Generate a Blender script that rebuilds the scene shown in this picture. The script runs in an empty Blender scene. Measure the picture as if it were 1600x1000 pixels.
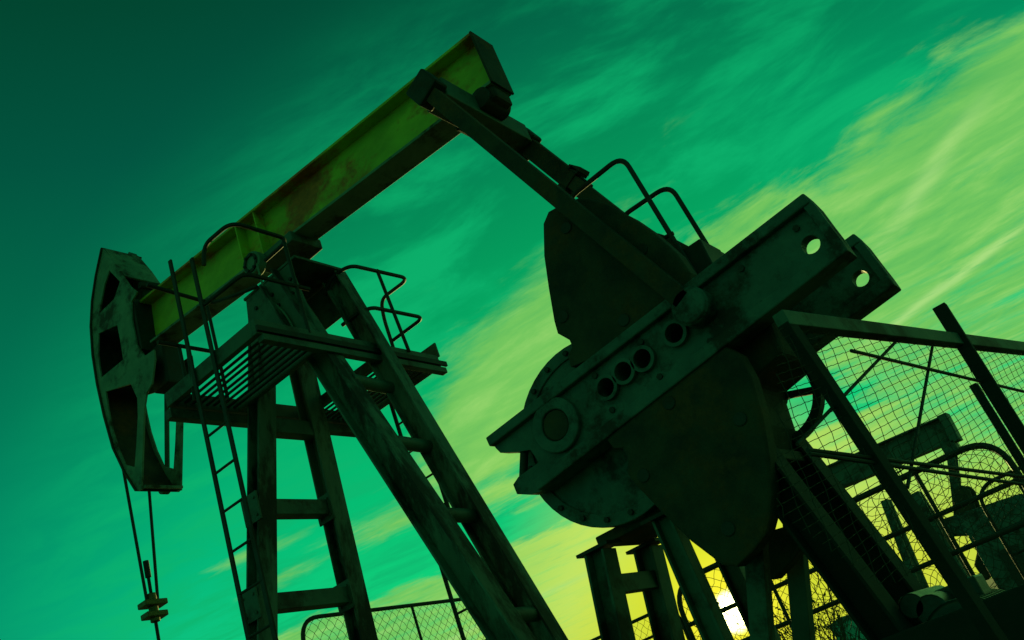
import bpy, bmesh, math, random
from mathutils import Vector, Matrix
from mathutils.geometry import tessellate_polygon
random.seed(7)
S = bpy.context.scene
COL = S.collection
R = math.radians

# ------------------------------------------------------------------ camera
CAM = Vector((5.538, -5.742, 1.6)); YAW, PITCH, ROLL, FPX = -.5178, .4397, -.3726, 1420.35
fw = Vector((math.sin(YAW)*math.cos(PITCH), math.cos(YAW)*math.cos(PITCH), math.sin(PITCH)))
r0 = fw.cross(Vector((0, 0, 1))).normalized(); u0 = r0.cross(fw)
rt = math.cos(ROLL)*r0 + math.sin(ROLL)*u0; up = -math.sin(ROLL)*r0 + math.cos(ROLL)*u0
cd = bpy.data.cameras.new('camera'); cam = bpy.data.objects.new('camera', cd); COL.objects.link(cam)
cam.matrix_world = Matrix(((rt.x, up.x, -fw.x, CAM.x), (rt.y, up.y, -fw.y, CAM.y), (rt.z, up.z, -fw.z, CAM.z), (0, 0, 0, 1)))
cd.sensor_width = 36; cd.lens = FPX/1600*36; cd.clip_end = 6000; cd.clip_start = .05
S.camera = cam

# ------------------------------------------------------------------ sky, sun, exposure
SUN_AZ, SUN_EL = R(-23.8), R(4.0)
SUNV = Vector((math.sin(SUN_AZ)*math.cos(SUN_EL), math.cos(SUN_AZ)*math.cos(SUN_EL), math.sin(SUN_EL)))
W = bpy.data.worlds.new('World'); S.world = W; W.use_nodes = True
nt = W.node_tree; nt.nodes.clear()
class N:
    """tiny expression builder over math nodes"""
    def __init__(s, sock): s.s = sock
    @staticmethod
    def m(op, *a, clamp=False):
        n = nt.nodes.new('ShaderNodeMath'); n.operation = op; n.use_clamp = clamp
        for i, x in enumerate(a):
            if isinstance(x, N): nt.links.new(x.s, n.inputs[i])
            else: n.inputs[i].default_value = x
        return N(n.outputs[0])
    def __add__(a, b): return N.m('ADD', a, b)
    def __radd__(a, b): return N.m('ADD', b, a)
    def __sub__(a, b): return N.m('SUBTRACT', a, b)
    def __rsub__(a, b): return N.m('SUBTRACT', b, a)
    def __mul__(a, b): return N.m('MULTIPLY', a, b)
    def __rmul__(a, b): return N.m('MULTIPLY', b, a)
    def __truediv__(a, b): return N.m('DIVIDE', a, b)
    def __rtruediv__(a, b): return N.m('DIVIDE', b, a)
def sstep(x, a, b):
    n = nt.nodes.new('ShaderNodeMapRange'); n.interpolation_type = 'SMOOTHSTEP'
    nt.links.new(x.s, n.inputs[0]); n.inputs[1].default_value = a; n.inputs[2].default_value = b
    return N(n.outputs[0])
def vec3(x, y, z):
    n = nt.nodes.new('ShaderNodeCombineXYZ')
    for i, a in enumerate((x, y, z)):
        if isinstance(a, N): nt.links.new(a.s, n.inputs[i])
        else: n.inputs[i].default_value = a
    return n.outputs[0]
def wnoise(v, scale, detail, rough, dist=0.):
    n = nt.nodes.new('ShaderNodeTexNoise'); nt.links.new(v, n.inputs['Vector'])
    n.inputs['Scale'].default_value = scale; n.inputs['Detail'].default_value = detail
    n.inputs['Roughness'].default_value = rough; n.inputs['Distortion'].default_value = dist
    return N(n.outputs['Fac'])
def wramp(x, stops):
    n = nt.nodes.new('ShaderNodeValToRGB'); nt.links.new(x.s, n.inputs[0]); e = n.color_ramp.elements
    while len(e) < len(stops): e.new(.5)
    for q, (p, c) in zip(e, stops): q.position = p; q.color = (*c, 1)
    return n.outputs[0]
def wmix(f, a, b, mode='MIX'):
    n = nt.nodes.new('ShaderNodeMix'); n.data_type = 'RGBA'; n.blend_type = mode; n.clamp_factor = True
    if isinstance(f, N): nt.links.new(f.s, n.inputs[0])
    else: n.inputs[0].default_value = f
    for i, x in ((6, a), (7, b)):
        if isinstance(x, tuple): n.inputs[i].default_value = (*x, 1)
        else: nt.links.new(x, n.inputs[i])
    return n.outputs[2]
tc = nt.nodes.new('ShaderNodeTexCoord'); sx = nt.nodes.new('ShaderNodeSeparateXYZ'); nt.links.new(tc.outputs['Generated'], sx.inputs[0])
dx, dy, dz = (N(sx.outputs[i]) for i in range(3))
zc = N.m('MAXIMUM', dz, .025)
px, py = dx/zc, dy/zc                                   # where the ray meets the cloud layer
elev = N.m('ARCSINE', N.m('MINIMUM', N.m('MAXIMUM', dz, -1.), 1.))*57.2958
cosang = dx*SUNV.x + dy*SUNV.y + dz*SUNV.z
ang = N.m('ARCCOSINE', N.m('MINIMUM', cosang, .999999))*57.2958   # degrees from the sun
base = wramp(elev/90., [(0, (.02, .60, .235)), (.13, (.004, .53, .225)), (.19, (.001, .445, .195)), (.24, (.001, .39, .165)), (.30, (.001, .31, .126)),
                        (.37, (.001, .235, .095)), (.45, (.001, .16, .075)), (.55, (.001, .11, .045)), (1, (.001, .06, .026))])
# brighter towards the sun, darker away from it
glow = sstep(ang, 58., 18.)
base = wmix(1., base, wramp(glow, [(0, (.53, .53, .62)), (.25, (.57, .57, .70)), (.75, (1.07, 1.07, .98)), (1, (1.18, 1.18, .86))]), 'MULTIPLY')
warp = wnoise(vec3(px, py, 0.), .9, 3, .5)
qx, qy = px + (warp - .5)*.7, py + (warp - .5)*.45
n_fine = wnoise(vec3(qx*.9 + qy*.35, qy*2.6 - qx*.3, 1.7), 1.9, 8, .62, .25)     # long streaks
n_puff = wnoise(vec3(qx, qy*1.5, 5.1), 3.1, 8, .62, .3)                             # curdled edges
n_big = wnoise(vec3(px*.5, py, 9.3), .7, 3, .5)
n_hair = wnoise(vec3(qx*1.1 + qy*.55, qy*3.4 - qx*.9, 2.2), 4.6, 9, .68, .35)         # fine hair-like wisps
nz = n_fine*.46 + n_puff*.30 + n_hair*.24
def gauss(x, y, cx, cy, ang_, la, lb):
    c, s = math.cos(ang_), math.sin(ang_)
    a = ((x - cx)*c + (y - cy)*s)/la; b = ((y - cy)*c - (x - cx)*s)/lb
    return N.m('EXPONENT', -1.*(a*a + b*b))
yy = py + (n_puff - .5)*.5
right = sstep(yy, 1.84, 2.30)*sstep(px, -1.2, -.62)*(1. - .22*sstep(yy, 2.9, 4.2))
centre = 1.9*gauss(px, py, -1.42, 2.29, -.60, .80, .27)
low = sstep(yy - (px + 3.2)*.62, 3.15, 3.7)*sstep(px, .2, -1.2)*sstep(py/zc, 0., 1.)
bits = gauss(px, py, -2.35, 2.62, 0., .35, .22)*.75 + gauss(px, py, -2.62, 2.15, .4, .22, .12)*.75 + gauss(px, py, -1.9, 3.3, .3, .5, .3)*.7
away = sstep(py, .6, -1.)*.6*sstep(n_big, .4, .65)  # unseen cloud cover behind the camera, shaped to warm the light on the beam
bits = bits + gauss(px, py, -2.05, 2.95, .5, .30, .16)*.9 + gauss(px, py, -2.95, 2.52, .2, .22, .10)*.9 + gauss(px, py, -.72, 1.62, .1, .16, .06)*.55 + gauss(px, py, -.23, 1.80, .3, .10, .04)*.5
bias = N.m('MAXIMUM', N.m('MAXIMUM', right, centre), N.m('MAXIMUM', low*.9, N.m('MAXIMUM', bits*.85, away)))
mask = sstep(bias*.98 + (nz - .5)*2.6 - .12, .14, .86)
mask = mask*sstep(bias, .02, .25)
# faint veils high up
veil = sstep(wnoise(vec3(qx*.8 + qy*1.1, qy*1.9 - qx*1.0, 3.), 1.8, 7, .62, .35)*.7 + n_fine*.3, .42, .61)*sstep(ang, 44., 31.)
base = wmix(veil*.78, base, (.004, .46, .155))
tone = wnoise(vec3(qx*1.3 + qy*.5, qy*2.8, 7.7), 2.2, 7, .62)*.75 + n_hair*.25
cloudc = wramp(tone, [(.31, (.10, .47, .10)), (.5, (.185, .57, .11)), (.70, (.34, .69, .16))])
warm_c = wramp(ang/30., [(0, (.80, .82, .02)), (.16, (.70, .78, .03)), (.32, (.56, .78, .12)), (.6, (.30, .66, .11)), (1, (.19, .58, .10))])
cloudc = wmix(sstep(ang, 24., 7.), cloudc, warm_c)
sky = wmix(mask*.92, base, cloudc)
# contrails and thin bright wisps
def streak(x0, y0, x1, y1, wd):
    L = math.hypot(x1-x0, y1-y0); c, s = (x1-x0)/L, (y1-y0)/L
    a = (px - x0)*c + (py - y0)*s; b = (py - y0)*c - (px - x0)*s + (n_puff - .5)*wd*2.2
    return N.m('EXPONENT', -1.*(b/wd)*(b/wd))*sstep(a, -.12*L, .15*L)*sstep(a, 1.5*L, .9*L)
wisp = streak(-.60, 3.72, .35, 3.20, .05)*sstep(n_fine, .36, .55) + streak(-.36, 2.9, .02, 2.42, .05)*sstep(n_fine, .38, .6)*.7 + streak(-5.2, 5.3, -2.2, 5.45, .11)*.55
sky = wmix(wisp*.62, sky, (.50, .80, .26))
sky = wmix(sstep(ang, 15., 4.5)*.96, sky, warm_c)
sky = wmix(sstep(elev, 9., 2.)*sstep(ang, 30., 9.)*.9, sky, (.64, .70, .035))
# the aureole and the sun's disc
sky = wmix(sstep(ang, 4.6, 1.2)*.85, sky, (1.05, .95, .04))
sky = wmix(1., sky, wmix(sstep(ang, 1.4, .45), (0, 0, 0), (9., 9., 4.)), 'ADD')
# below the horizon: dim earth
sky = wmix(sstep(dz, -.01, -.06), sky, (.01, .04, .015))
nish = nt.nodes.new('ShaderNodeTexSky'); nish.sky_type = 'NISHITA'; nish.sun_disc = False
nish.sun_elevation = SUN_EL; nish.sun_rotation = SUN_AZ; nish.dust_density = 2
sky10 = wmix(1., sky, (10., 10., 10.), 'MULTIPLY')
tinted = wmix(1., nish.outputs[0], (.25, 1., .35), 'MULTIPLY')
sky10 = wmix(.003, sky10, tinted)
bg = nt.nodes.new('ShaderNodeBackground'); bg.inputs[1].default_value = .1
wo = nt.nodes.new('ShaderNodeOutputWorld'); nt.links.new(sky10, bg.inputs[0]); nt.links.new(bg.outputs[0], wo.inputs[0])
sl = bpy.data.lights.new('sun', 'SUN'); sl.energy = 2.0; sl.angle = R(.6); sl.color = (1., .93, .28)
so = bpy.data.objects.new('sun', sl); COL.objects.link(so); so.rotation_euler = (-SUNV).to_track_quat('-Z', 'Y').to_euler()
S.view_settings.view_transform = 'Standard'; S.view_settings.look = 'None'
S.view_settings.exposure = 0; S.view_settings.gamma = 1; S.view_settings.use_curve_mapping = False

# ------------------------------------------------------------------ helpers
def ray(x, y): return fw + ((x-800)*rt - (y-500)*up)/FPX
def at(x, y, Y): d = ray(x, y); return CAM + d*((Y-CAM.y)/d.y)          # point of the plane y = Y seen at a pixel
def atx(x, y, X): d = ray(x, y); return CAM + d*((X-CAM.x)/d.x)
def atp(x, y, o, n): d = ray(x, y); return CAM + d*((o-CAM).dot(n)/d.dot(n))

def material(name, c1, c2, rough=.7, metal=0., scale=4., rust=None, rust_amt=.5, bump=.25, stretch=(1, 1, 1)):
    m = bpy.data.materials.new(name); m.use_nodes = True; t = m.node_tree; b = t.nodes['Principled BSDF']
    co = t.nodes.new('ShaderNodeTexCoord'); mp = t.nodes.new('ShaderNodeMapping'); mp.inputs['Scale'].default_value = stretch
    t.links.new(co.outputs['Object'], mp.inputs[0])
    def noise(sc, det, ro):
        n = t.nodes.new('ShaderNodeTexNoise'); n.inputs['Scale'].default_value = sc; n.inputs['Detail'].default_value = det
        n.inputs['Roughness'].default_value = ro; t.links.new(mp.outputs[0], n.inputs['Vector']); return n.outputs['Fac']
    def ramp(f, a, b_, ca, cb):
        n = t.nodes.new('ShaderNodeValToRGB'); e = n.color_ramp.elements; e[0].position = a; e[1].position = b_
        e[0].color = (*ca, 1); e[1].color = (*cb, 1); t.links.new(f, n.inputs[0]); return n.outputs[0]
    n1 = noise(scale, 8, .65); col = ramp(n1, .34, .68, c1, c2)
    n2 = noise(scale*.55, 9, .72)
    if rust:
        f = ramp(n2, .62 - rust_amt*.24, .70 - rust_amt*.2, (0, 0, 0), (1, 1, 1))
        mx = t.nodes.new('ShaderNodeMix'); mx.data_type = 'RGBA'; t.links.new(f, mx.inputs[0]); t.links.new(col, mx.inputs[6])
        t.links.new(ramp(noise(scale*5, 5, .7), .3, .7, tuple(x*.5 for x in rust), rust), mx.inputs[7]); col = mx.outputs[2]
    t.links.new(col, b.inputs['Base Color']); b.inputs['Metallic'].default_value = metal
    rr = t.nodes.new('ShaderNodeMapRange'); t.links.new(n2, rr.inputs[0]); rr.inputs[3].default_value = rough - .15; rr.inputs[4].default_value = min(1, rough + .2)
    t.links.new(rr.outputs[0], b.inputs['Roughness'])
    bp = t.nodes.new('ShaderNodeBump'); bp.inputs['Strength'].default_value = bump; bp.inputs['Distance'].default_value = .01
    t.links.new(noise(scale*7, 6, .7), bp.inputs['Height']); t.links.new(bp.outputs[0], b.inputs['Normal'])
    return m
M = dict(
    yellow=material('worn_yellow_paint', (.30, .37, .02), (.52, .66, .04), .62, 0, 2.0, (.75, .17, .02), .46, .2, (.7, 1, 1.1)),
    green=material('dark_green_paint', (.045, .085, .06), (.085, .15, .10), .6, 0, 3.0, (.05, .028, .015), .5, .3),
    leg=material('flaking_leg_paint', (.07, .12, .085), (.15, .22, .15), .65, 0, 3.2, (.035, .022, .012), .62, .35, (1.6, 1.6, .5)),
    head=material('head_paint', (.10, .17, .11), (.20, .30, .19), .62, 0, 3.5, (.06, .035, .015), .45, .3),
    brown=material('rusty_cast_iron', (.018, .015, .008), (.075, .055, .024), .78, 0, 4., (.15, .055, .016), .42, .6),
    crank=material('crank_paint', (.035, .085, .068), (.085, .165, .128), .6, 0, 5., (.03, .022, .012), .52, .5),
    black=material('black_pipe', (.014, .02, .014), (.03, .035, .024), .6, .2, 9., (.05, .025, .01), .4, .2),
    near_black=material('near_black_steel', (.006, .009, .006), (.014, .016, .010), .85, 0, 6., (.035, .02, .008), .35, .3),  # near-black base colour, darker than the other steel
    wire=material('old_wire', (.03, .03, .02), (.06, .05, .03), .7, .3, 20.),
    cable=material('greasy_cable', (.012, .012, .01), (.03, .03, .02), .5, .4, 30.),
    brass=material('dull_brass_clamp', (.12, .10, .03), (.20, .16, .05), .5, .6, 20.),
    motor=material('motor_paint', (.014, .024, .018), (.028, .045, .032), .3, .2, 6., (.04, .025, .015), .4, .2),
    orange=material('orange_plate', (.55, .22, .03), (.70, .30, .05), .5, 0, 9.),
    soil=material('dry_soil', (.17, .15, .07), (.30, .27, .13), .95, 0, .35, (.09, .12, .04), .5, .6),
    hill=material('scrub_hill', (.035, .05, .02), (.08, .10, .04), .95, 0, .12, (.03, .05, .015), .6, .6),
    twig=material('bare_twigs', (.05, .04, .02), (.09, .07, .035), .9, 0, 12.),
    leaf=material('dry_leaves', (.06, .08, .02), (.12, .13, .035), .8, 0, 3.),
    teal=material('teal_sheet', (.06, .38, .28), (.10, .48, .36), .5, 0, 3., (.10, .06, .03), .2, .15),
    concrete=material('concrete', (.20, .20, .17), (.32, .31, .27), .9, 0, 3.),
)
class MB:
    def __init__(s): s.v = []; s.f = []
    def add(s, vs, fs):
        o = len(s.v); s.v += [Vector(v) for v in vs]; s.f += [tuple(i+o for i in f) for f in fs]; return s
    def hexa(s, c): return s.add(c, [(0, 3, 2, 1), (4, 5, 6, 7), (0, 1, 5, 4), (1, 2, 6, 5), (2, 3, 7, 6), (3, 0, 4, 7)])
    def box(s, x0, x1, y0, y1, z0, z1):
        return s.hexa([(x0, y0, z0), (x1, y0, z0), (x1, y1, z0), (x0, y1, z0), (x0, y0, z1), (x1, y0, z1), (x1, y1, z1), (x0, y1, z1)])
    def bar(s, p, q, w, h, side=(0, 1, 0)):
        """square bar p-q, w measured along `side`, h across it"""
        p, q = Vector(p), Vector(q); d = (q-p).normalized(); a = Vector(side); a = (a - d*a.dot(d)).normalized(); b = d.cross(a)
        c = []
        for e in (p, q):
            for i, j in ((-1, -1), (1, -1), (1, 1), (-1, 1)): c.append(e + a*(i*w/2) + b*(j*h/2))
        return s.hexa(c)
    def ibeam(s, p, q, w, h, t=.018, side=(0, 1, 0)):
        p, q = Vector(p), Vector(q); d = (q-p).normalized(); a = Vector(side); a = (a - d*a.dot(d)).normalized(); b = d.cross(a)
        s.bar(p + b*(h/2-t/2), q + b*(h/2-t/2), w, t, a); s.bar(p - b*(h/2-t/2), q - b*(h/2-t/2), w, t, a)
        return s.bar(p, q, t, h-2*t, a)
    def tube(s, pts, r, n=8, cap=True):
        pts = [Vector(p) for p in pts]; k = len(pts); o = len(s.v); pa = None
        for i, p in enumerate(pts):
            d = (pts[min(i+1, k-1)] - pts[max(i-1, 0)]).normalized()
            if pa is None: pa = d.orthogonal().normalized()
            pa = (pa - d*pa.dot(d)).normalized(); b = d.cross(pa)
            for j in range(n):
                t = 2*math.pi*j/n; s.v.append(p + r*(math.cos(t)*pa + math.sin(t)*b))
        for i in range(k-1):
            for j in range(n): s.f.append((o+i*n+j, o+i*n+(j+1) % n, o+(i+1)*n+(j+1) % n, o+(i+1)*n+j))
        if cap: s.f.append(tuple(o+j for j in range(n))[::-1]); s.f.append(tuple(o+(k-1)*n+j for j in range(n)))
        return s
    def cyl(s, p, q, r, n=24): return s.tube([p, q], r, n)
    def ring(s, p, q, r0, r1, n=28):
        p, q = Vector(p), Vector(q); d = (q-p).normalized(); a = d.orthogonal().normalized(); b = d.cross(a); o = len(s.v)
        for e in (p, q):
            for r in (r0, r1):
                for j in range(n): t = 2*math.pi*j/n; s.v.append(e + r*(math.cos(t)*a + math.sin(t)*b))
        for j in range(n):
            k = (j+1) % n
            for A, B in ((0, 1), (1, 3), (3, 2), (2, 0)): s.f.append((o+A*n+j, o+A*n+k, o+B*n+k, o+B*n+j))
        return s
    def prism(s, loop, y0, y1, holes=()):
        """(x,z) outline with holes, extruded from y0 to y1"""
        loops = [list(loop)] + [list(h) for h in holes]
        flat = [p for l in loops for p in l]; n = len(flat); o = len(s.v)
        tris = tessellate_polygon([[Vector((p[0], p[1], 0)) for p in l] for l in loops])
        for y in (y0, y1): s.v += [Vector((p[0], y, p[1])) for p in flat]
        for t in tris: s.f.append(tuple(o+i for i in t)); s.f.append(tuple(o+n+i for i in t[::-1]))
        b = 0
        for l in loops:
            m = len(l)
            for i in range(m): j = (i+1) % m; s.f.append((o+b+i, o+b+j, o+n+b+j, o+n+b+i))
            b += m
        return s
    def build(s, name, mat, parent=None, bevel=0., smooth=False, origin=None, kind=None):
        off = Vector(origin) if origin is not None else (root_of(parent) if parent else Vector())
        me = bpy.data.meshes.new(name); me.from_pydata([v-off for v in s.v], [], s.f); me.materials.append(mat)
        bm = bmesh.new(); bm.from_mesh(me); bmesh.ops.recalc_face_normals(bm, faces=bm.faces); bm.to_mesh(me); bm.free()
        if smooth:
            me.shade_smooth() if hasattr(me, 'shade_smooth') else None
            me.set_sharp_from_angle(angle=R(40))
        o = bpy.data.objects.new(name, me); COL.objects.link(o)
        if parent: o.parent = parent
        if origin is not None: o.location = off - (root_of(parent) if parent else Vector())
        if bevel:
            md = o.modifiers.new('bevel', 'BEVEL'); md.width = bevel; md.segments = 2; md.limit_method = 'ANGLE'; md.angle_limit = R(50)
        if kind: o['kind'] = kind
        return o
def root_of(o):
    v = Vector()
    while o: v += o.location; o = o.parent
    return v
def tag(o, label, cat=None, group=None, kind=None):
    if label: o['label'] = label
    if cat: o['category'] = cat
    if group: o['group'] = group
    if kind: o['kind'] = kind
    return o
def thing(name, loc, label, cat, group=None):
    o = bpy.data.objects.new(name, None); COL.objects.link(o); o.location = loc; o.empty_display_size = .2
    return tag(o, label, cat, group)
def copy_part(src, parent, delta):
    c = src.copy(); COL.objects.link(c); c.parent = parent; c.location = src.location + Vector(delta); return c
def xz(pts, Y): return [(p.x, p.z) for p in (at(a, b, Y) for a, b in pts)]
def fillet(pts, r, n=6):
    """round the inner corners of a polyline"""
    pts = [Vector(p) for p in pts]; out = [pts[0]]
    for a, b, c in zip(pts, pts[1:], pts[2:]):
        d0, d1 = (a-b), (c-b); k = min(r, d0.length*.48, d1.length*.48); p, q = b + d0.normalized()*k, b + d1.normalized()*k
        for i in range(n+1): t = i/n; out.append((1-t)**2*p + 2*t*(1-t)*b + t*t*q)
    return out + [pts[-1]]
def circle(cx, cz, r, n=20, ph=0): return [(cx + r*math.cos(2*math.pi*i/n+ph), cz + r*math.sin(2*math.pi*i/n+ph)) for i in range(n)]

# ------------------------------------------------------------------ ground and hill
def terrain():
    bm = bmesh.new(); rings = [0, 4, 8, 14, 22, 34, 50, 75, 110, 170, 260, 400, 700, 1500, 3500]; n = 96; vs = []
    for r in rings:
        row = []
        for j in range(n):
            t = 2*math.pi*j/n; x, y = r*math.sin(t), r*math.cos(t)
            z = 0 if r < 10 else .06*math.sin(x*.7+1)*math.cos(y*.53) + (.15*math.sin(x*.21)*math.sin(y*.17) if r > 20 else 0)
            if r >= 34: z += min(1, (r-22)/120)*(r*.021)*(.65+.35*math.sin(3*t+1.3)+.2*math.sin(7*t)+.1*math.sin(17*t+2))
            if r > 900: z = z*.35
            row.append(bm.verts.new((x, y, z)))
        vs.append(row)
    for a, b in zip(vs, vs[1:]):
        for j in range(n):
            k = (j+1) % n
            try: bm.faces.new((a[j], b[j], b[k], a[k]))
            except ValueError: pass
    bmesh.ops.remove_doubles(bm, verts=bm.verts, dist=.001); bmesh.ops.recalc_face_normals(bm, faces=bm.faces)
    me = bpy.data.meshes.new('ground'); bm.to_mesh(me); bm.free(); me.materials.append(M['soil'])
    o = bpy.data.objects.new('ground', me); COL.objects.link(o); o['kind'] = 'structure'
    for p in me.polygons: p.use_smooth = True
terrain()

# ================================================================== MAIN PUMP JACK
ROOT = thing('pump_jack', (0, 0, 0), 'big oil pump jack with a long yellow beam and horse head, filling the view', 'pump jack')
YB = .149                                                # half width of the beam's flanges
# --- base skid and concrete pad
MB().box(-2.2, 5.2, -.85, .85, 0, .25).build('foundation', M['concrete'], ROOT, .02)
for s in (-1, 1): MB().ibeam((-2.0, s*.62, .38), (5.0, s*.62, .38), .2, .25).build('base_beam', M['green'], ROOT)
for x in (-1.35, .4, 2.1, 3.6, 4.9): MB().ibeam((x, -.55, .38), (x, .55, .38), .16, .2, side=(1, 0, 0)).build('base_cross_beam', M['green'], ROOT)

# --- walking beam (an I-section, tilted down to the rear)
zt = lambda x: 7.58 - (x + 1.71)*.0795                   # top of the beam
H = .595
xa, xe = -2.12, 3.0
TILT = math.atan(-.0795)
web = MB(); web.bar((xa, 0, zt(xa)-H/2), (xe, 0, zt(xe)-H/2), .03, H-.06)
BEAM = web.build('walking_beam', M['yellow'], ROOT)
dn = Vector((math.sin(TILT), 0, -math.cos(TILT)))
def bp_(x, d, y=0): return Vector((x, y, zt(x)-d))
MB().bar(bp_(xa, .015), bp_(xe, .015), 2*YB, .03).build('top_flange', M['yellow'], BEAM, .004)
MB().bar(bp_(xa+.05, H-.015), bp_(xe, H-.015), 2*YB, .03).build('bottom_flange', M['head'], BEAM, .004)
MB().bar(bp_(xe+.012, .0), bp_(xe+.012, H), 2*YB+.02, .022).build('end_plate', M['brown'], BEAM, .004)
MB().bar(bp_(xa-.035, -.02), bp_(xa-.035, H+.06), 2*YB+.14, .05).build('head_plate', M['black'], BEAM, .006)
for x in (-.36, -.06):
    for s in (-1, 1): MB().bar(bp_(x, .032, s*.08), bp_(x, H-.032, s*.08), .12, .014).build('stiffener', M['yellow'], BEAM)
# --- saddle bearing on the tower top
SX = .12
sad = MB(); sad.box(SX-.26, SX+.30, -.20, .20, zt(SX)-H-.12, zt(SX)-H-.003)
SAD = sad.build('saddle_bearing', M['green'], ROOT, .015)
for s in (-1, 1):
    c = at(396, 412, -.27); MB().cyl((c.x, s*.20, c.z), (c.x, s*.30, c.z), .125).build('bearing_cap', M['head'], SAD, .012, True)
    MB().ring((c.x, s*.302, c.z), (c.x, s*.315, c.z), .07, .1).build('bearing_ring', M['black'], SAD)
    for k in range(6):
        t = k*math.pi/3; MB().cyl((c.x+.085*math.cos(t), s*.30, c.z+.085*math.sin(t)), (c.x+.085*math.cos(t), s*.328, c.z+.085*math.sin(t)), .014, 6).build('bolt', M['black'], SAD)

# --- samson post: four legs, rungs and cap
def leg_x(z, front): return -.245 - (6.3-z)*.175 if front else .36 + (6.25-z)*.285
def leg_w(z, front): return .174 + (6.3-z)*.13 if front else .235
ZT = 6.42
for front in (True, False):
    for s in (-1, 1):
        zb = .5
        if front: lx, ly, w, h = (lambda z: leg_x(z, True)), (lambda z: leg_w(z, True)), .17, .20
        elif s < 0: lx, ly, w, h = (lambda z: .51 + (5.3-z)*.34), (lambda z: .30), .23, .19
        else: lx, ly, w, h = (lambda z: .74 + (4.96-z)*.252), (lambda z: .28), .21, .16
        p = (lx(zb), s*ly(zb), zb); q = (lx(ZT), s*ly(ZT), ZT)
        L = MB().ibeam(p, q, h, w, .02, side=(0, 1, 0)).build('leg', M['leg'], ROOT, .004)
        MB().box(p[0]-.2, p[0]+.2, p[1]-.2, p[1]+.2, zb-.012, zb+.03).build('foot_plate', M['green'], L)
for z in (1.2, 2.1, 2.8, 3.55, 4.36, 5.12):
    x = leg_x(z, True); w = leg_w(z, True)
    MB().bar((x, -w+.05, z), (x, w-.05, z), .15, .13, side=(0, 0, 1)).build('cross_brace', M['green'], ROOT, .006)
for z in (1.0, 1.75, 2.62, 3.55, 4.3, 5.0):
    x = .62 + (5.15-z)*.30
    MB().cyl((x+.02, -.26, z), (x-.02, .30, z), .06, 12).build('cross_brace', M['green'], ROOT, 0, True)
gm = MB().box(-.11, .11, -.008, .008, -.13, .13)
for sx_ in (-.07, .07):
    for sz_ in (-.08, .08): gm.cyl((sx_, -.02, sz_), (sx_, .0, sz_), .014, 6)
gp = gm.build('gusset_plate', M['green'], ROOT, origin=(0, 0, 0)); fst = True
for z in (3.55, 4.36):
    for s in (-1, 1):
        o_ = gp if fst else copy_part(gp, ROOT, (0, 0, 0)); fst = False
        o_.location = (leg_x(z, True), s*leg_w(z, True) - .115, z)
# cap plates boxed round the top of the legs
cap = MB()
for s, z0, xa_, xb_ in ((-1, 5.42, -.45, .55), (1, 6.0, -.34, .50)): cap.prism([(xa_, z0), (xb_, z0), (.40, 6.42), (-.27, 6.42)], s*.292, s*.318)
cap.box(-.30, .50, -.32, .32, 6.425, 6.455)
CAP = cap.build('tower_cap', M['green'], ROOT, .006)
for s in (-1, 1):
    for x, z in ((-.2, 6.1), (.15, 6.1), (.36, 6.1), (-.15, 6.25), (.1, 6.25), (.38, 6.25)): MB().cyl((x, s*.318, z), (x, s*.338, z), .02, 6).build('bolt', M['black'], CAP)
# grease line and bracket at the tower top
g = MB(); g.tube(fillet([(-.02, -.30, 6.7), (.02, -.33, 6.3), (.25, -.34, 5.9), (.30, -.34, 5.5)], .15), .011, 6).build('grease_line', M['head'], ROOT, 0, True)
b = MB(); c = at(492, 425, .35); b.box(c.x-.16, c.x+.05, .25, .42, c.z-.06, c.z+.0); b.cyl((c.x, .34, c.z-.02), (c.x+.02, .34, c.z+.10), .022, 8); b.build('bracket', M['black'], ROOT, .004)

# --- service platform with slats
ZP = 5.355
PLAT = MB().bar((-.60, -1.12, ZP+.06), (.60, -1.12, ZP+.06), .05, .14).build('platform', M['green'], ROOT, .004)
tag(PLAT, 'slatted steel service platform round the tower')
for nm, p, q, sd in (('edge_channel', (-.60, 1.12, ZP+.06), (.60, 1.12, ZP+.06), (0, 1, 0)), ('edge_channel', (-.625, -1.145, ZP+.06), (-.625, 1.145, ZP+.06), (1, 0, 0)),
                     ('edge_channel', (.625, -1.145, ZP+.06), (.625, 1.145, ZP+.06), (1, 0, 0))):
    MB().bar(p, q, .05, .14, sd).build(nm, M['green'], PLAT, .004)
MB().bar((.665, -1.15, ZP+.03), (.665, 1.22, ZP+.03), .025, .05, (1, 0, 0)).build('edge_lip', M['black'], PLAT)
MB().bar((-.60, 1.16, ZP+.20), (.66, 1.16, ZP+.20), .02, .16).build('kick_plate', M['green'], PLAT)
sl_me = MB().box(-.595, .595, -.014, .014, -.006, .006).build('slat', M['black'], PLAT, origin=(0, 0, 0)); sl_me.location = (0, -1.06, ZP+.03)
first = True
for y0, n in ((-1.06, 9), (.46, 9)):
    for k in range(n):
        if not first: copy_part(sl_me, PLAT, (0, y0+k*.074+1.06, random.uniform(-.004, .004)))
        first = False
for y in (-.40, .40): MB().bar((-.595, y, ZP+.05), (.595, y, ZP+.05), .05, .10).build('joist', M['green'], PLAT, .004)
MB().bar((-.66, -1.14, ZP-.07), (-.66, 1.2, ZP-.07), .09, .09, (1, 0, 0)).build('support_channel', M['green'], PLAT, .004)
MB().bar((.63, -1.1, ZP-.04), (.63, 1.2, ZP-.04), .07, .06, (1, 0, 0)).build('support_channel', M['green'], PLAT, .004)

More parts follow.
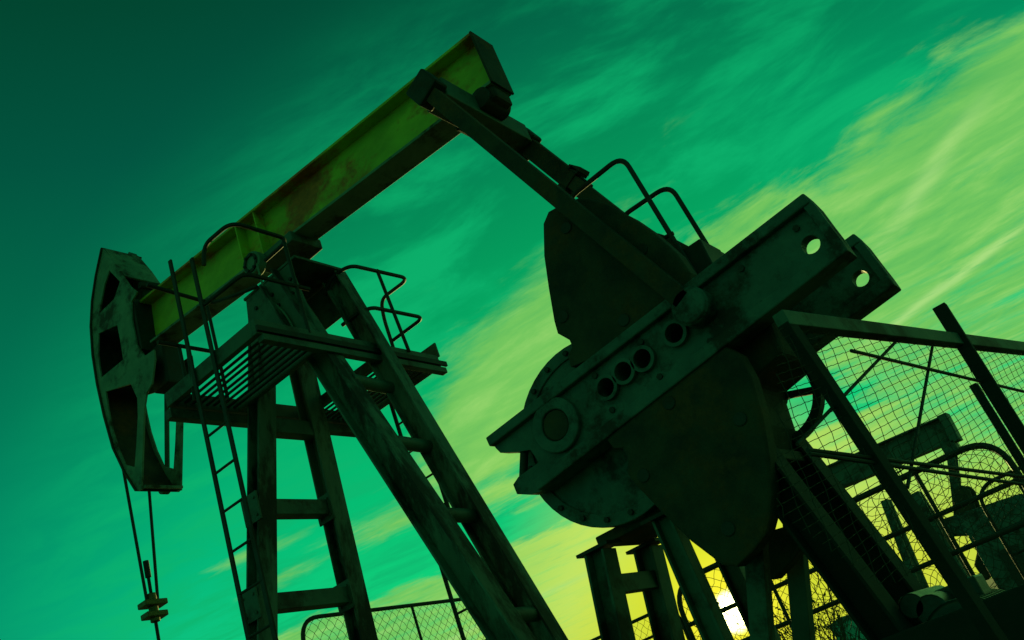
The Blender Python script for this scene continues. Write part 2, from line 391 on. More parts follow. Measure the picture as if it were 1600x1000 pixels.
# --- handrails of the platform
ZU, ZM = 6.49, 5.95
def rail(pts, r=.02, fil=.14, parent=ROOT, name='handrail'): return MB().tube(fillet(pts, fil, 7), r, 8).build(name, M['black'], parent, 0, True)
rail([(.22, -1.15, 6.30), (.27, -1.14, ZU), (.64, -1.12, ZU), (.64, -.48, ZU), (.30, -.50, ZU-.02)], fil=.12)
rail([(-.64, -1.12, ZU+.16), (-.64, -.42, ZU+.10), (-.3, -.42, ZU-.02), (-.05, -.34, ZU-.05)], fil=.1)
rail([(.10, -1.15, ZM), (.64, -1.12, ZM), (.64, -.40, ZM)], fil=.1)
rail([(-.64, -1.12, ZM+.07), (-.64, -.40, ZM+.06)])
for x, y, z in ((-.64, -.48, ZU+.10), (.64, -.55, ZU), (-.64, -.90, ZM+.07)): MB().tube([(x, y, ZP+.1), (x, y, z)], .017, 8).build('rail_post', M['black'], ROOT, 0, True)
rail([at(507, 462, .2), at(517, 434, .2), atx(546, 414, .64), (.64, 1.12, ZU-.05), (.20, 1.12, ZU-.04), (.16, 1.12, ZU-.25), (.16, 1.12, ZP+.1)], fil=.13)
rail([at(535, 508, .25), at(556, 491, .25), atx(580, 480, .64), (.64, 1.14, ZM), (.17, 1.14, ZM)], fil=.1)
MB().tube([(.64, .64, ZU-.06), (.66, .70, ZP+.1)], .018, 8).build('rail_post', M['black'], ROOT, 0, True)

# --- ladders
def ladder(x0, x1, y, ztop0, ztop1, zb, rung0):
    L = MB().bar((x0, y, zb), (x0, y, ztop0), .018, .04).build('ladder', M['black'], ROOT)
    MB().bar((x1, y, zb), (x1, y, ztop1), .018, .04).build('side_rail', M['black'], L)
    r = MB().cyl((x0, 0, 0), (x1, 0, 0), .012, 8).build('rung', M['black'], L, origin=(0, 0, 0)); z = rung0; r.location = (0, y, z)
    while z - .335 > zb + .05:
        z -= .335; copy_part(r, L, (0, 0, z-rung0))
    return L
tag(ladder(-.19, .10, -1.165, 6.62, 6.45, .05, 4.82), 'ladder under the near end of the platform, next to the front legs')
tag(ladder(-.14, .16, 1.175, 5.5, 5.5, .05, 5.1), 'ladder under the far end of the platform, behind the rear legs')
MB().tube([at(292, 535, -1.15), at(304, 625, -1.12)], .016, 6).build('rail_post', M['black'], ROOT)

# --- horse head: two side plates with openings, curved face plate between them
HW = .245
near = -HW
out = [(160, 388), (151, 430), (145, 470), (143, 510), (146, 555), (153, 600), (164, 650), (178, 700), (196, 738), (214, 767), (221, 765), (223, 700), (225, 640), (229, 614), (237, 600), (242, 562), (240, 546),
       (226, 556), (214, 540), (206, 500), (205, 472), (214, 456), (203, 447), (190, 428), (178, 410)]
w1 = [(171, 423), (163, 445), (158, 470), (155, 490), (178, 467), (187, 440)]
w2 = [(154, 521), (153, 550), (155, 572), (158, 590), (192, 562), (188, 535), (183, 508)]
w3 = [(165, 612), (169, 640), (175, 670), (184, 700), (195, 726), (210, 730), (213, 690), (215, 650), (214, 622), (204, 600)]
plate = MB(); plate.prism(xz(out, near), near, near+.022, [xz(w, near) for w in (w1, w2, w3)])
HEAD = plate.build('horse_head', M['head'], ROOT, .004)
tag(HEAD, 'curved horse head with three openings in its side')
MB().prism(xz(out, near), HW-.022, HW, [xz(w3, near)]).build('side_plate', M['head'], HEAD, .004)
# inner bulkheads, their dark brown standing in for shade in the openings
arc = xz([(160, 388), (151, 430), (145, 470), (143, 510), (146, 555), (153, 600), (164, 650), (178, 700), (196, 738), (214, 767)], near)
fp = MB()
for (x0, z0), (x1, z1) in zip(arc, arc[1:]):
    fp.hexa([(x0-.012, -HW-.02, z0), (x0+.012, -HW-.02, z0), (x0+.012, HW+.02, z0), (x0-.012, HW+.02, z0), (x1-.012, -HW-.02, z1), (x1+.012, -HW-.02, z1), (x1+.012, HW+.02, z1), (x1-.012, HW+.02, z1)])
fp.build('face_plate', M['brown'], HEAD)  # brown instead of head paint: the inside shade is put into the colour
topq = xz([(160, 388), (203, 447)], near)
tp = MB(); (x0, z0), (x1, z1) = topq
tp.bar((x0, 0, z0), (x0 + (x1-x0)*.75, 0, z0 + (z1-z0)*.75), 2*HW-.045, .02); tp.build('top_plate', M['head'], HEAD)
for a, b in (((158, 500), (200, 478)), ((158, 598), (205, 575))):
    (x0, z0), (x1, z1) = xz([a, b], near); MB().bar((x0, 0, z0), (x1, 0, z1), 2*HW-.046, .016).build('inner_rib', M['brown'], HEAD)
(x0, z0), (x1, z1) = xz([(196, 470), (213, 600)], near); MB().bar((x0, .0, z0), (x1, .0, z1), 2*HW-.046, .016).build('inner_rib', M['brown'], HEAD)
(x0, z0), (x1, z1) = xz([(213, 764), (222, 764)], near)
bt = MB(); bt.bar((x0-.0, 0, z0+.015), (x1+.04, 0, z1+.015), 2*HW-.045, .03, (0, 1, 0)); bt.build('bottom_plate', M['head'], HEAD)
f = MB(); a = at(259, 612, HW); b = at(260, 768, HW); f.bar(Vector((a.x, HW+.012, a.z)), Vector((b.x, HW+.012, b.z)), .02, .075); f.cyl((b.x, HW-.06, b.z+.03), (b.x, HW+.03, b.z+.03), .06, 14); f.build('rear_bar', M['green'], HEAD, .004)
a = at(258, 572, 0); MB().box(a.x-.13, a.x+.16, -.12, .14, a.z-.30, a.z+.22).build('latch_bracket', M['black'], HEAD, .03)
a, b = at(206, 398, HW), at(236, 447, .10); MB().bar(a, b, .1, .05).build('head_brace', M['green'], HEAD)
a = at(236, 447, 0); MB().cyl((a.x-.03, -.13, a.z), (a.x+.02, .13, a.z), .045, 12).build('hinge_pin', M['black'], HEAD, 0, True)

# --- cranks with counterweights
YC = .60; TH = .20                                       # outer face and thickness
c_out = [(758, 684), (825, 630), (942, 545), (1107, 412), (1254, 301), (1271, 318), (1291, 345), (1311, 371), (1325, 391), (1250, 447), (1150, 524), (990, 645), (840, 767), (822, 773), (801, 772), (795, 757), (803, 745),
         (835, 722), (822, 702), (800, 706), (775, 707), (768, 700)]
C = xz(c_out, -YC)
SH = at(866, 664, -YC); WR = at(1088, 482, -YC); HO = at(1262, 379, -YC)
holes_px = [(945, 605), (972, 580), (1002, 560), (1052, 520)]
HP = [at(a, b, -YC) for a, b in holes_px]
ax0 = Vector((C[0][0], (C[0][1]+C[13][1])/2)); axd = (Vector((HO.x, HO.z)) - Vector((SH.x, SH.z))).normalized()
def mirror(p):
    v = Vector(p) - Vector((SH.x, SH.z)); a = v.dot(axd); n = Vector((-axd.y, axd.x)); return tuple(Vector((SH.x, SH.z)) + axd*a - n*v.dot(n))
sec_px = [(849, 350), (850, 400), (857, 450), (866, 503), (871, 521), (889, 531), (894, 543), (887, 556), (892, 575), (960, 545), (1080, 455), (1078, 425), (1058, 396), (1020, 362), (985, 338), (945, 317), (922, 310), (904, 309), (880, 318), (857, 331)]
SEC = xz(sec_px, -YC+.03)
SEC2 = []
for p in SEC:
    q = Vector(mirror(p)); SEC2.append((q.x, q.y))
def crank(s, label):
    y = lambda d: s*(YC-d)                               # d measured inward from the outer face
    hole = [circle(HO.x, HO.z, .057)]
    web = MB(); web.prism(C, y(.05), y(TH-.05), hole + [circle(h.x, h.z, .066) for h in HP])
    K = web.build('crank', M['crank'], ROOT, .004); tag(K, label)
    # raised rims along both edges and round the broad end
    def strip(pts, wd, inner):
        for a, b in zip(pts, pts[1:]):
            a, b = Vector(a), Vector(b); d = (b-a).normalized(); n = Vector((-d.y, d.x))*inner
            q = [a, b, b+n*wd, a+n*wd]
            yield [(p.x, p.y) for p in q]
    rim = MB()
    top = C[0:5]; bot = C[8:13]; end = C[4:9]
    tl = [top[0], top[-1]]; bl = [bot[0], bot[-1]]
    MB().prism(list(strip(tl, .075, -1))[0], y(0), y(TH)).build('top_rim', M['crank'], K, .01)
    MB().prism(list(strip(bl, .085, -1))[0], y(0), y(TH)).build('bottom_rim', M['crank'], K, .01)
    e2 = [Vector(p) for p in end]; cen = Vector((SH.x, SH.z)); ew = [tuple(p + (cen-p).normalized()*.06) for p in e2]
    MB().prism(end + ew[::-1], y(.012), y(TH-.012)).build('end_rim', M['crank'], K, .006)
    for h in HP: MB().ring((h.x, y(.008), h.z), (h.x, y(TH-.008), h.z), .064, .088).build('bushing', M['crank'], K, 0, True)
    MB().ring((SH.x, y(.006), SH.z), (SH.x, y(TH+.02), SH.z), .11, .19, 36).build('hub', M['crank'], K, .008, True)
    MB().cyl((SH.x, y(.018), SH.z), (SH.x, 0, SH.z), .107, 28).build('shaft', M['brown'], K, .01, True)
    MB().cyl((WR.x, y(-.12), WR.z), (WR.x, y(TH+.03), WR.z), .115, 28).build('wrist_pin', M['crank'], K, .012, True)
    # pads and bolts on the web face
    for i in range(5):
        t = .16 + i*.155; p = Vector((SH.x, SH.z)) + axd*(t*2.6)
        q = Vector((-axd.y, axd.x))
        for sg in (-1, 1):
            e = p + q*(sg*.135); MB().cyl((e.x, y(.035), e.y), (e.x, y(.06), e.y), .022, 6).build('bolt', M['black'], K)
    # clamp bolt in the split end
    a = at(812, 700, -YC); b_ = at(806, 745, -YC); MB().cyl((a.x-.02, y(.1), a.z+.03), (b_.x-.02, y(.1), b_.z-.02), .03, 10).build('clamp_bolt', M['black'], K, 0, True)
    for nm, loop in (('counterweight', SEC), ('counterweight', SEC2))[:2 if s < 0 else 1]:
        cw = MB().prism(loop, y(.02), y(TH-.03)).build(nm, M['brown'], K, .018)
        cx = sum(p[0] for p in loop)/len(loop); cz = sum(p[1] for p in loop)/len(loop)
    for a, b in ((885, 356), (1003, 390), (880, 495), (975, 500)):
        p = at(a, b, -YC+.02)
        for q in ((p.x, p.z), mirror((p.x, p.z)))[:2 if s < 0 else 1]:
            MB().cyl((q[0], y(.012), q[1]), (q[0], y(.04), q[1]), .045, 12).build('recess_disc', M['black'], K, .006)  # flat black discs stand in for the shade of recessed holes
    return K
crank(-1, 'crank arm on the camera side of the gearbox, with a row of round holes')
crank(1, 'crank arm on the far side of the gearbox')

# --- pitman arms and equalizer
YP = .67
PT = at(668, 142, -YP)
PB = WR
for s, lab in ((-1, 'pitman arm in front of the beam'), (1, 'pitman arm behind the beam')):
    p = Vector((PT.x, s*YP, PT.z)); q = Vector((PB.x, s*YP, PB.z)); d = (q-p).normalized()
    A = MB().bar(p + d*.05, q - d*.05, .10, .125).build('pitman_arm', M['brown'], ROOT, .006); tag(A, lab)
    if s > 0: MB().bar(p - d*.10, p + d*.74, .13, .17).build('sleeve', M['brown'], A, .008)
    e = Vector((-d.z, 0, d.x))
    if s > 0:
        for sg in (-1, 1):
            MB().bar(p + d*.66 + e*(sg*.095), p + d*.76 + e*(sg*.095), .16, .03).build('flange_plate', M['black'], A)
            MB().cyl(p + d*.70 + e*(sg*.07), p + d*.92 + e*(sg*.07), .014, 8).build('bolt', M['black'], A)
        MB().bar(p + d*.64 + e*.09, p + d*.76 + e*.13, .16, .04).build('lug', M['black'], A)
    MB().cyl((q.x, s*(YP-.10), q.z), (q.x, s*(YP+.035), q.z), .125, 24).build('bearing_housing', M['crank'], A, .012, True)
    MB().bar(p - d*.13 + e*.0, p + d*.10 + e*.0, .16, .25).build('top_clamp', M['black'], A, .02)
EQ = MB().bar((PT.x, -YP+.08, PT.z-.0), (PT.x, YP-.08, PT.z-.0), .20, .24, (0, 0, 1)).build('equalizer', M['green'], ROOT, .012)
bz = zt(PT.x) - H
MB().box(PT.x-.2, PT.x+.30, -.13, .13, bz-.15, bz-.012).build('bearing_block', M['brown'], EQ, .03)
MB().cyl((PT.x+.16, -.16, bz-.08), (PT.x+.16, .16, bz-.08), .10, 20).build('bearing', M['black'], EQ, .01, True)

# --- gear reducer
GC = (2.80, 3.42); GR = .635
gl = circle(GC[0], GC[1], GR, 40)
g = MB(); g.prism(gl, -.37, .37)
GB = g.build('gear_reducer', M['crank'], ROOT, .03, True)
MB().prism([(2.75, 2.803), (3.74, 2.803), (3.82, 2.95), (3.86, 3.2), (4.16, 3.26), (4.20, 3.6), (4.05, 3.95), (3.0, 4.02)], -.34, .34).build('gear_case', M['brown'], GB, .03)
MB().ring((GC[0], -.385, GC[1]), (GC[0], .385, GC[1]), GR-.07, GR+.02, 48).build('case_flange', M['crank'], GB, .006, True)
for k in range(20):
    t = 2*math.pi*k/20
    MB().cyl((GC[0]+(GR-.03)*math.cos(t), -.41, GC[1]+(GR-.03)*math.sin(t)), (GC[0]+(GR-.03)*math.cos(t), -.38, GC[1]+(GR-.03)*math.sin(t)), .02, 6).build('bolt', M['black'], GB)
MB().box(2.42, 3.80, -.30, .30, 2.725, 2.80).build('bed_plate', M['brown'], GB, .01)
# brake drum and pulley on the rear input shaft
wc, we = at(1206, 622, .34), at(1284, 604, .34); wr = math.hypot(we.x-wc.x, we.z-wc.z)
MB().ring((wc.x, .30, wc.z), (wc.x, .385, wc.z), wr*.84, wr, 48).build('brake_wheel', M['black'], GB, 0, True)
MB().cyl((wc.x, .25, wc.z), (wc.x, .38, wc.z), .10, 20).build('wheel_hub', M['black'], GB, 0, True)
for k in range(5):
    t = 2.2 + k*2*math.pi/5; MB().bar((wc.x, .345, wc.z), (wc.x+wr*.86*math.cos(t), .345, wc.z+wr*.86*math.sin(t)), .03, .05).build('spoke', M['black'], GB)

# --- stand under the gear reducer
for (x0, x1) in ((2.44, 2.02), (2.98, 3.01)):
    for sd in (-1, 1):
        L = MB().ibeam((x0, sd*.335, 2.70), (x1, sd*.36, .5), (.17 if x0 < 2.6 else .13), (.16 if x0 < 2.6 else .14), .02, (0, 1, 0)).build('stand_leg', M['green'], ROOT, .004)
        MB().box(x0-.13, x0+.13, sd*.335-.1, sd*.335+.1, 2.70, 2.722).build('head_plate', M['black'], L)
for sd in (-1, 1): MB().bar((3.60, sd*.335, 2.62), (2.75, sd*.36, .6), .10, .12).build('stand_brace', M['green'], ROOT, .004)
for (x, z) in ((2.40, 2.47), (2.14, 1.2), (3.0, 1.6), (3.85, 1.4)): MB().bar((x, -.30, z), (x, .30, z), .12, .08, (0, 0, 1)).build('stand_brace', M['green'], ROOT)
for sd in (-1, 1):                                       # broad raking supports behind the gearbox
    MB().ibeam((3.70, sd*.37, 2.95), (4.18, sd*.37, .5), .24, .19, .02, (0, 1, 0)).build('raking_support', M['near_black'], ROOT, .004)
# hanging brackets under the case
MB().prism(xz([(1165, 842), (1255, 815), (1262, 850), (1238, 880), (1214, 905), (1186, 905), (1170, 880)], .1), .05, .2).build('drain_sump', M['brown'], ROOT, .01)

# --- hoop rails on top of the reducer
for (Yh, pts) in ((-.15, [(884, 314), (972, 243), (1085, 428)]), (.28, [(966, 342), (1046, 288), (1114, 398)])):
    P = [at(a, b, Yh) for a, b in pts]; P[2].x = P[1].x + (P[2].x-P[1].x); P.append(Vector((P[2].x, Yh, 3.96)))
    P.insert(0, Vector((P[0].x-.12, Yh, 3.96))) if False else None
    end = Vector((P[0].x, Yh, 4.0))
    rail([end] + P[:3] + [P[3]], .02, .12, ROOT, 'hoop_rail')
a, b = at(1030, 376, -.15), at(1052, 364, -.15); rail([a, b], .016)
p = at(1093, 402, .1); MB().box(p.x-.14, p.x+.12, -.10, .25, p.z-.22, p.z+.03).build('breather_box', M['black'], ROOT, .01)
p = at(1105, 400, .28); MB().box(p.x-.03, p.x+.1, .2, .36, p.z-.12, p.z-.02).build('rail_foot', M['green'], ROOT)

# ================================================================== polished rod and bridle
ROD = thing('polished_rod', (-3.02, 0, 0), 'thin well rod hung from two cables below the horse head, with a carrier bar', 'well rod')
h0 = arc[-4]
for s in (-1, 1):
    top = Vector((arc[7][0]-.03, s*.16, arc[7][1])); up_ = [Vector((x-.028, s*.16, z)) for x, z in arc[3:8]]
    MB().tube(up_ + [Vector((-3.02, s*.06, 4.38))], .017, 6).build('cable', M['cable'], ROD, 0, True)
MB().box(-3.10, -2.94, -.13, .13, 4.36, 4.42).build('carrier_bar', M['brass'], ROD, .01)
MB().box(-3.09, -2.95, -.12, .12, 4.24, 4.30).build('carrier_bar', M['brass'], ROD, .01)
MB().cyl((-3.02, 0, 4.20), (-3.02, 0, 4.50), .05, 10).build('rod_clamp', M['brass'], ROD, .006, True)
MB().cyl((-3.02, 0, .3), (-3.02, 0, 4.85), .018, 8).build('rod', M['cable'], ROD, 0, True)
MB().cyl((-3.02, 0, 4.68), (-3.02, 0, 4.86), .032, 10).build('rod_cap', M['cable'], ROD, 0, True)
WH = thing('wellhead', (-3.02, 0, 0), 'wellhead casing with side valves under the hanging rod', 'wellhead')
MB().cyl((-3.02, 0, 0), (-3.02, 0, .9), .12).build('casing', M['green'], WH, 0, True)
MB().cyl((-3.02, 0, .9), (-3.02, 0, .96), .2).build('flange', M['green'], WH, 0, True)
MB().cyl((-3.02, 0, .96), (-3.02, 0, 1.3), .07).build('stuffing_box', M['brass'], WH, 0, True)
MB().cyl((-3.5, 0, .6), (-2.6, 0, .6), .05).build('side_pipe', M['black'], WH, 0, True)

# ================================================================== fences
def clip(p0, d, poly):
    """clip the infinite 2-D line p0+t*d to a convex polygon"""
    lo, hi = -1e9, 1e9
    n = len(poly); area = sum(poly[i][0]*poly[(i+1) % n][1]-poly[(i+1) % n][0]*poly[i][1] for i in range(n))
    for i in range(n):
        a, b = Vector(poly[i]), Vector(poly[(i+1) % n]); e = b-a; nn = Vector((-e.y, e.x)) if area > 0 else Vector((e.y, -e.x))
        den = d.dot(nn); num = (p0-a).dot(nn)
        if abs(den) < 1e-9:
            if num < 0: return None
        else:
            t = -num/den
            if den > 0: lo = max(lo, t)
            else: hi = min(hi, t)
    return (lo, hi) if hi > lo else None
def chain_link(o, U, V, poly, e1, e2, s1, s2, r=.0022, jit=.12, sag=None):
    """woven wires in the plane o,U,V over a convex polygon (in U,V metres); e1,e2 wire directions"""
    mb = MB()
    for d, other, sp in ((Vector(e1).normalized(), Vector(e2).normalized(), s1), (Vector(e2).normalized(), Vector(e1).normalized(), s2)):
        nn = Vector((-d.y, d.x)); ts = [Vector(p).dot(nn) for p in poly]; t = min(ts) + sp*.3
        while t < max(ts):
            c = clip(nn*t, d, poly)
            if c and c[1]-c[0] > .02:
                n = max(2, int((c[1]-c[0])/(sp*1.0))+1); pts = []
                for i in range(n+1):
                    q = nn*(t + (sp*jit*.5*(1 if i % 2 else -1)) + random.gauss(0, sp*.018)) + d*(c[0] + (c[1]-c[0])*i/n)
                    off = Vector((0, 0, 0))
                    if sag: q, off = sag(q)
                    pts.append(o + U*q.x + V*q.y + off + U.cross(V)*(.004*(1 if i % 2 else -1)))
                mb.tube(pts, r, 3, False)
            t += sp
    return mb
# --- guard fence beside the cranks (near right)
FP0 = CAM + ray(1220, 500)*(1.2/ray(1220, 500).z); FP1 = CAM + ray(1600, 545)*(1.2/ray(1600, 545).z)
FU = (FP1-FP0); FU.z = 0; FU.normalize(); FN = FU.cross(Vector((0, 0, 1)))
def fpt(x, y): return atp(x, y, FP0, FN)
G = thing('guard_fence', (FP0.x, FP0.y, 0), 'tall wire mesh guard fence with a thick top rail beside the cranks', 'fence')
ext = FU*1.2
MB().bar(FP0, FP1 + ext, .055, .07, FN).build('top_rail', M['green'], G, .004)
for a, b in (((1330, 548), (1600, 612)), ((1262, 703), (1600, 745)), ((1265, 709), (1600, 757))):
    p, q = fpt(*a), fpt(*b); q = q + (q-p)*.15; MB().tube([p + FN*.0, q], .0085, 8).build('mesh_rail', M['black'], G)
for a, b in (((1460, 540), (1422, 760)), ((1402, 533), (1250, 692)), ((1520, 547), (1600, 668))):
    MB().tube([fpt(*a) - FN*.012, fpt(*b) - FN*.012], .0075, 8).build('mesh_bar', M['black'], G)
p = fpt(1472, 482); MB().box(p.x-.036, p.x+.036, p.y-.10, p.y-.04, 0, p.z).build('fence_post', M['near_black'], G, .004)
p = fpt(1524, 600); MB().box(p.x-.03, p.x+.01, p.y-.035, p.y+.015, 0, p.z).build('fence_post', M['near_black'], G, .004)
p, q = fpt(1228, 505), fpt(1520, 945); q = q + (q-p)*.9; MB().bar(p, q, .05, .075, FN).build('fence_stay', M['near_black'], G, .004)
p0 = FP0
def uv(x, y): q = fpt(x, y)-p0; return Vector((q.dot(FU), q.z))
poly = [uv(1215, 512), uv(1640, 555), uv(1640, 790), uv(1500, 860), uv(1400, 930), uv(1215, 800)]
c0 = uv(1440, 620); e1 = uv(1452, 614)-c0; e2 = uv(1446.5, 633)-c0
def spacing(pa, d):  # metres between wires whose pixel offset is pa
    w = uv(1440+pa[0], 620+pa[1])-c0; d = d.normalized(); return abs(w.x*d.y-w.y*d.x)
chain_link(p0, FU, Vector((0, 0, 1)), poly, e1, e2, spacing((5.4, 10.8), e1), spacing((11.6, -5.8), e2), .0016, .025).build('wire_mesh', M['wire'], G, kind='stuff')
# --- tube-framed mesh panels on the plot boundary
def panel(name, corner, U, L, zb, ztop, label, cuts, cell=.075, rad=.28, both=True, r=.024, w_r=.0028, crumple=0):
    t = thing(name, (corner.x, corner.y, 0), label, 'fence', 'mesh fence panels round the plot')
    a, b = corner.copy(), corner + U*L
    pts = [Vector((a.x, a.y, zb)), Vector((a.x, a.y, ztop)), Vector((b.x, b.y, ztop)), Vector((b.x, b.y, zb))]
    MB().tube(fillet(pts, rad, 8), r, 8).build('tube_frame', M['black'], t, 0, True)
    for c in cuts[0]: q = a + U*c; MB().tube([(q.x, q.y, zb), (q.x, q.y, ztop)], r*.7, 8).build('upright', M['black'], t)
    for z in cuts[1]: MB().tube([(a.x, a.y, z), (b.x, b.y, z)], r*.8, 8).build('cross_rail', M['black'], t)
    poly = [(0.02, zb), (L-.02, zb), (L-.02, ztop-rad*.7), (L-rad*.6, ztop-.02), (rad*.6, ztop-.02), (.02, ztop-rad*.7)]
    rr = random.Random(int(L*100))
    ph = [rr.uniform(0, 6) for _ in range(6)]
    def sag(q):
        k = crumple
        return Vector((q.x + k*.05*math.sin(q.y*7+ph[0]+2*math.sin(q.x*5)), q.y + k*.06*math.sin(q.x*6+ph[1]+2*math.sin(q.y*6)))), U.cross(Vector((0, 0, 1)))*(k*.05*math.sin(q.x*4+q.y*3+ph[2]))
    chain_link(Vector((a.x, a.y, 0)), U, Vector((0, 0, 1)), poly, (1, 1), (1, -1), cell, cell, w_r, .12, sag).build('wire_mesh', M['wire'], t, kind='stuff')
    return t
XF = -1.9
a = atx(470, 985, XF); b = atx(840, 928, XF); ztop = atx(600, 951, XF).z
panel('mesh_fence', Vector((XF, a.y, 0)), Vector((0, 1, 0)), b.y-a.y, .3, ztop, 'round-cornered mesh fence panel low behind the tower legs', ([.82*k for k in (2.1, 3.6)], [ztop-.75, 1.2]), .085)
YF = 6.0
zr = at(1530, 690, YF).z
panel('mesh_fence', Vector((-3.0, YF, 0)), Vector((1, 0, 0)), 2.6, .2, 2.9, 'long mesh fence panel seen under the gearbox between its stand legs', ([.9, 1.8], [2.12, 1.3, 2.62]), .085, crumple=.25)
WP = panel('mesh_fence', Vector((-.34, YF, 0)), Vector((1, 0, 0)), 4.58, .2, zr, 'mesh fence panel with crumpled wire net and a tall rounded corner', ([1.35, 2.3, 3.6], [zr-.55, 2.12, 1.5]), .085, .42, r=.038, w_r=.004, crumple=1.0)
panel('mesh_fence', Vector((3.55, YF+1.2, 0)), Vector((1, 0, 0)), 2.6, .2, at(1570, 742, YF+1.2).z, 'lower mesh fence panel behind the rounded corner at the right edge', ([.5, .95, 1.5], [2.2, 1.9]), .085, .3, w_r=.004, crumple=1.0)

# ================================================================== equipment behind the fence, lower right
FJY = 15.
FJ0 = at(1450, 900, FJY)
FJ = thing('pump_jack', (FJ0.x, FJY, 0), 'small distant pump jack with a green beam, seen through the mesh fence', 'pump jack')
p, q = at(1300, 748, FJY), at(1487, 668, FJY); hgt = (at(1470, 676, FJY)-at(1480, 694, FJY)).length
FB = MB().ibeam(p + (p-q)*.45, q, .35, .56, .03).build('walking_beam', M['green'], FJ); d = (q-p).normalized()
MB().bar(q - d*.12, q + d*.06, .4, .6).build('end_plate', M['green'], FB)
e = at(1486, 700, FJY)
MB().box(e.x-.14, e.x+.14, FJY-.2, FJY+.2, e.z-.16, e.z+.10).build('equalizer', M['green'], FJ)
for s in (-1, 1):
    b_ = at(1500, 812, FJY); MB().bar((e.x, FJY+s*.12, e.z), (b_.x, FJY+s*.12, b_.z), .08, .15).build('pitman_arm', M['green'], FJ)
cwp = [(1495, 770), (1500, 760), (1510, 758), (1519, 766), (1526, 785), (1531, 803), (1518, 818), (1500, 820), (1494, 810)]
for s in (-1, 1): MB().prism(xz(cwp, FJY), FJY+s*.25-.08, FJY+s*.25+.08).build('counterweight', M['brown'], FJ, .05)
lo = [(1478, 812), (1600, 772), (1640, 790), (1640, 830), (1490, 838)]
MB().prism(xz(lo, FJY), FJY-.6, FJY+.3).build('gear_reducer', M['crank'], FJ, .05)
low = [(1545, 835), (1565, 838), (1572, 860), (1568, 890), (1552, 905), (1535, 880)]
MB().prism(xz(low, FJY), FJY-.9, FJY-.65).build('counterweight', M['brown'], FJ, .05)
for s_ in (-1, 1):
    a, b_ = at(1384, 782, FJY), at(1432, 915, FJY); MB().bar((a.x, FJY+s_*.1, a.z), (b_.x, FJY+s_*.35, b_.z-.6), .12, .15).build('leg', M['green'], FJ)
    a, b_ = at(1432, 770, FJY), at(1530, 930, FJY); MB().bar((a.x, FJY+s_*.1, a.z), (b_.x, FJY+s_*.35, b_.z-.6), .12, .15).build('leg', M['green'], FJ)
MB().box(FJ0.x-2, FJ0.x+5, FJY-.9, FJY+.9, 0, .6).build('base', M['concrete'], FJ)
pts = [(1560, 812), (1640, 776), (1700, 800), (1700, 1010), (1560, 985), (1548, 900)]
CY = 12.
CB = thing('machine_house', (at(1600, 900, CY).x, CY, 0), 'dark green steel machine housing behind the fence at the right edge', 'machine')
body = MB(); zz = at(1512, 838, CY); body.prism([(zz.x, .3), (zz.x+3.2, .3), (zz.x+3.2, zz.z+.1), (zz.x+.5, zz.z+.25), (zz.x, zz.z)], CY, CY+1.6); BD = body.build('housing', M['crank'], CB, .03)
for k in range(4): MB().box(zz.x+.3+k*.42, zz.x+.62+k*.42, CY-.03, CY, 1.2, zz.z-.4).build('door_panel', M['motor'], CB, .01)
MB().box(zz.x-.2, zz.x+3.4, CY-.2, CY+1.8, 0, .3).build('plinth', M['concrete'], CB)

# electric motor and drive base at the lower right corner
MO = at(1545, 985, .2)
MT = thing('electric_motor', (MO.x, .2, 0), 'ribbed electric motor on a steel slide at the lower right corner', 'motor')
mz = MO.z - .02
MB().cyl((MO.x, -.28, mz), (MO.x, .52, mz), .205, 32).build('housing', M['motor'], MT, .01, True)
for k in range(9): MB().ring((MO.x, -.22+k*.075, mz), (MO.x, -.205+k*.075, mz), .20, .235, 32).build('cooling_rib', M['motor'], MT)
MB().cyl((MO.x, -.36, mz), (MO.x, -.28, mz), .235, 32).build('fan_cover', M['motor'], MT, .02, True)
MB().box(MO.x-.12, MO.x+.12, -.02, .22, mz+.19, mz+.31).build('terminal_box', M['motor'], MT, .012)
MB().box(MO.x-.26, MO.x+.26, -.3, .5, mz-.30, mz-.22).build('foot', M['black'], MT, .01)
for sx_ in (-1, 1): MB().box(MO.x+sx_*.2-.05, MO.x+sx_*.2+.05, -.3, .5, .0, mz-.305).build('slide_post', M['green'], MT)
DR = thing('drive_base', (3.9, 0, 0), 'dark steel drive base with pipes and drum rims under the gearbox at the bottom', 'machine base')
o = at(1420, 975, -.62); o2 = at(1600, 985, -.62)
MB().box(o.x-.35, o.x+1.5, -.60, -.40, o.z-.7, o.z-.02).build('side_beam', M['near_black'], DR, .01)
MB().box(o.x-.35, o.x+1.5, .40, .60, o.z-.7, o.z-.10).build('side_beam', M['black'], DR, .01)
for sx_ in (-.3, .5, 1.4): MB().box(o.x+sx_-.06, o.x+sx_+.06, -.6, .6, 0, o.z-.705).build('base_leg', M['green'], DR)
for a, b, r_ in ((1470, 925, .09), (1440, 918, .07)):
    c = at(a, b, .1); MB().cyl((c.x, -.3, c.z-.08), (c.x, .4, c.z-.08), r_, 20).build('drum', M['motor'], DR, .01, True)
# loose coils of wire caught on the fence
cp = at(1398, 735, YF)
for k in range(5):
    c = cp + Vector((random.gauss(0, .10), random.gauss(0, .1), random.gauss(0, .08))); w, h = random.uniform(.08, .15), random.uniform(.07, .13)
    o_ = MB().tube(fillet([c+Vector((-w, 0, -h)), c+Vector((-w, .02, h)), c+Vector((w, .03, h)), c+Vector((w, .05, -h*.8)), c+Vector((-w*.6, .06, -h*.8)), c+Vector((-w*.6, .07, h*.6))], .05), .006, 5).build('wire_coil', M['wire'], WP, 0, True)
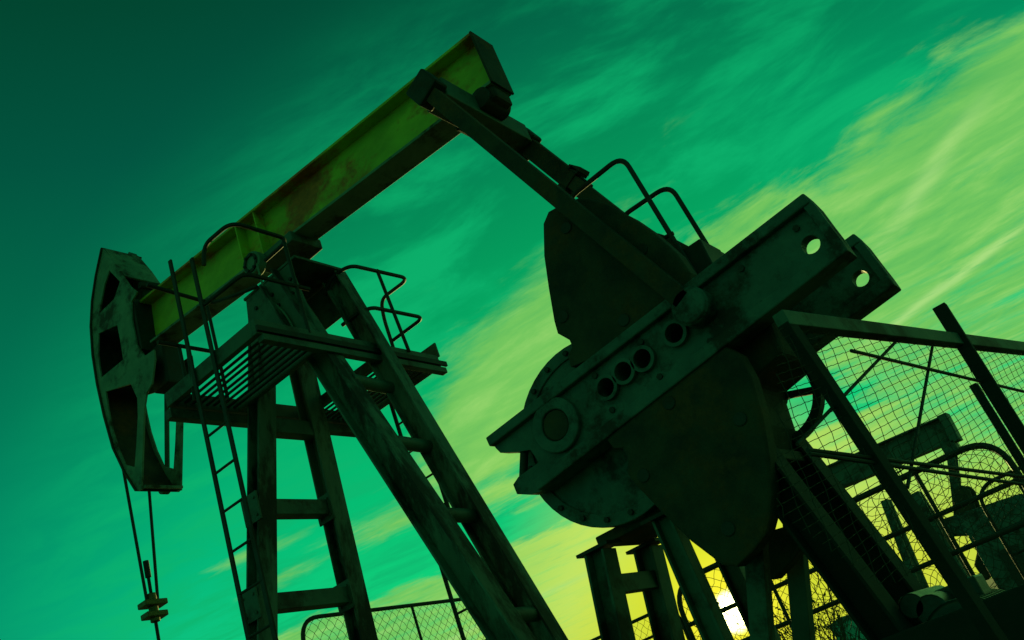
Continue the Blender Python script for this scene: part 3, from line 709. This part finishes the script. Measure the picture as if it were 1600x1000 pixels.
# small teal shed on the slope, scrub and bare bushes
TS = thing('shed', (at(1320, 985, 60).x, 60, 0), 'small teal sheet-metal shed on the hillside, bottom of the view', 'shed')
a, b = at(1304, 992, 60), at(1338, 968, 60)
MB().box(a.x, b.x, 60, 62.5, a.z-3, a.z+.55).build('wall', M['teal'], TS, .02)
MB().prism([(a.x-.15, a.z+.56), (b.x+.15, a.z+.56), (b.x+.15, a.z+.66), ((a.x+b.x)/2, a.z+.9), (a.x-.15, a.z+.66)], 59.8, 62.7).build('roof', M['crank'], TS)
def bush(x, y, h, n, label, leafy, seed):
    rr = random.Random(seed); t = thing('bare_bush', (x, y, 0), label, 'bush', 'bare bushes beyond the fence')
    mb = MB(); tips = []
    def grow(p, d, L, r_, lev):
        pts = [p]; q = p
        for i in range(4):
            d = (d + Vector((rr.gauss(0, .16), rr.gauss(0, .16), rr.gauss(.04, .1)))).normalized(); q = q + d*(L/4); pts.append(q)
        mb.tube(pts, r_, 4, False); tips.append(q)
        if lev:
            for k in range(rr.randint(3, 4)):
                s = pts[rr.randint(1, 4)]; grow(s, (d + Vector((rr.gauss(0, .55), rr.gauss(0, .55), rr.gauss(.1, .3)))).normalized(), L*rr.uniform(.45, .7), r_*.55, lev-1)
    for k in range(n): grow(Vector((x + rr.gauss(0, .3), y + rr.gauss(0, .3), 0)), Vector((rr.gauss(0, .3), rr.gauss(0, .3), 1)).normalized(), h*.55, .022, 3)
    mb.build('twigs', M['twig'], t, kind='stuff')
    lf = MB()
    for p in tips:
        if rr.random() < leafy:
            for k in range(2):
                c = p + Vector((rr.gauss(0, .08), rr.gauss(0, .08), rr.gauss(0, .08))); a_ = Vector((rr.gauss(0, 1), rr.gauss(0, 1), rr.gauss(0, 1))).normalized()*.045; b_ = a_.orthogonal().normalized()*.025
                lf.add([c-a_, c-b_, c+a_, c+b_], [(0, 1, 2, 3)])
    if lf.v: lf.build('leaves', M['leaf'], t, kind='stuff')
for i, (a, y, h) in enumerate(((1215, 9.5, 3.2), (1245, 12, 3.4), (1300, 14, 3.2), (1100, 12, 3.0))):
    p = at(a, 960, y)
    bush(p.x, y, h, 5, ('bare twiggy bush right of the sun behind the fence', 'bare bush behind the fence by the thin upright pipe', 'low scrubby bush in front of the teal shed', 'bare bush left of the sun behind the stand legs')[i], .22, i+3)
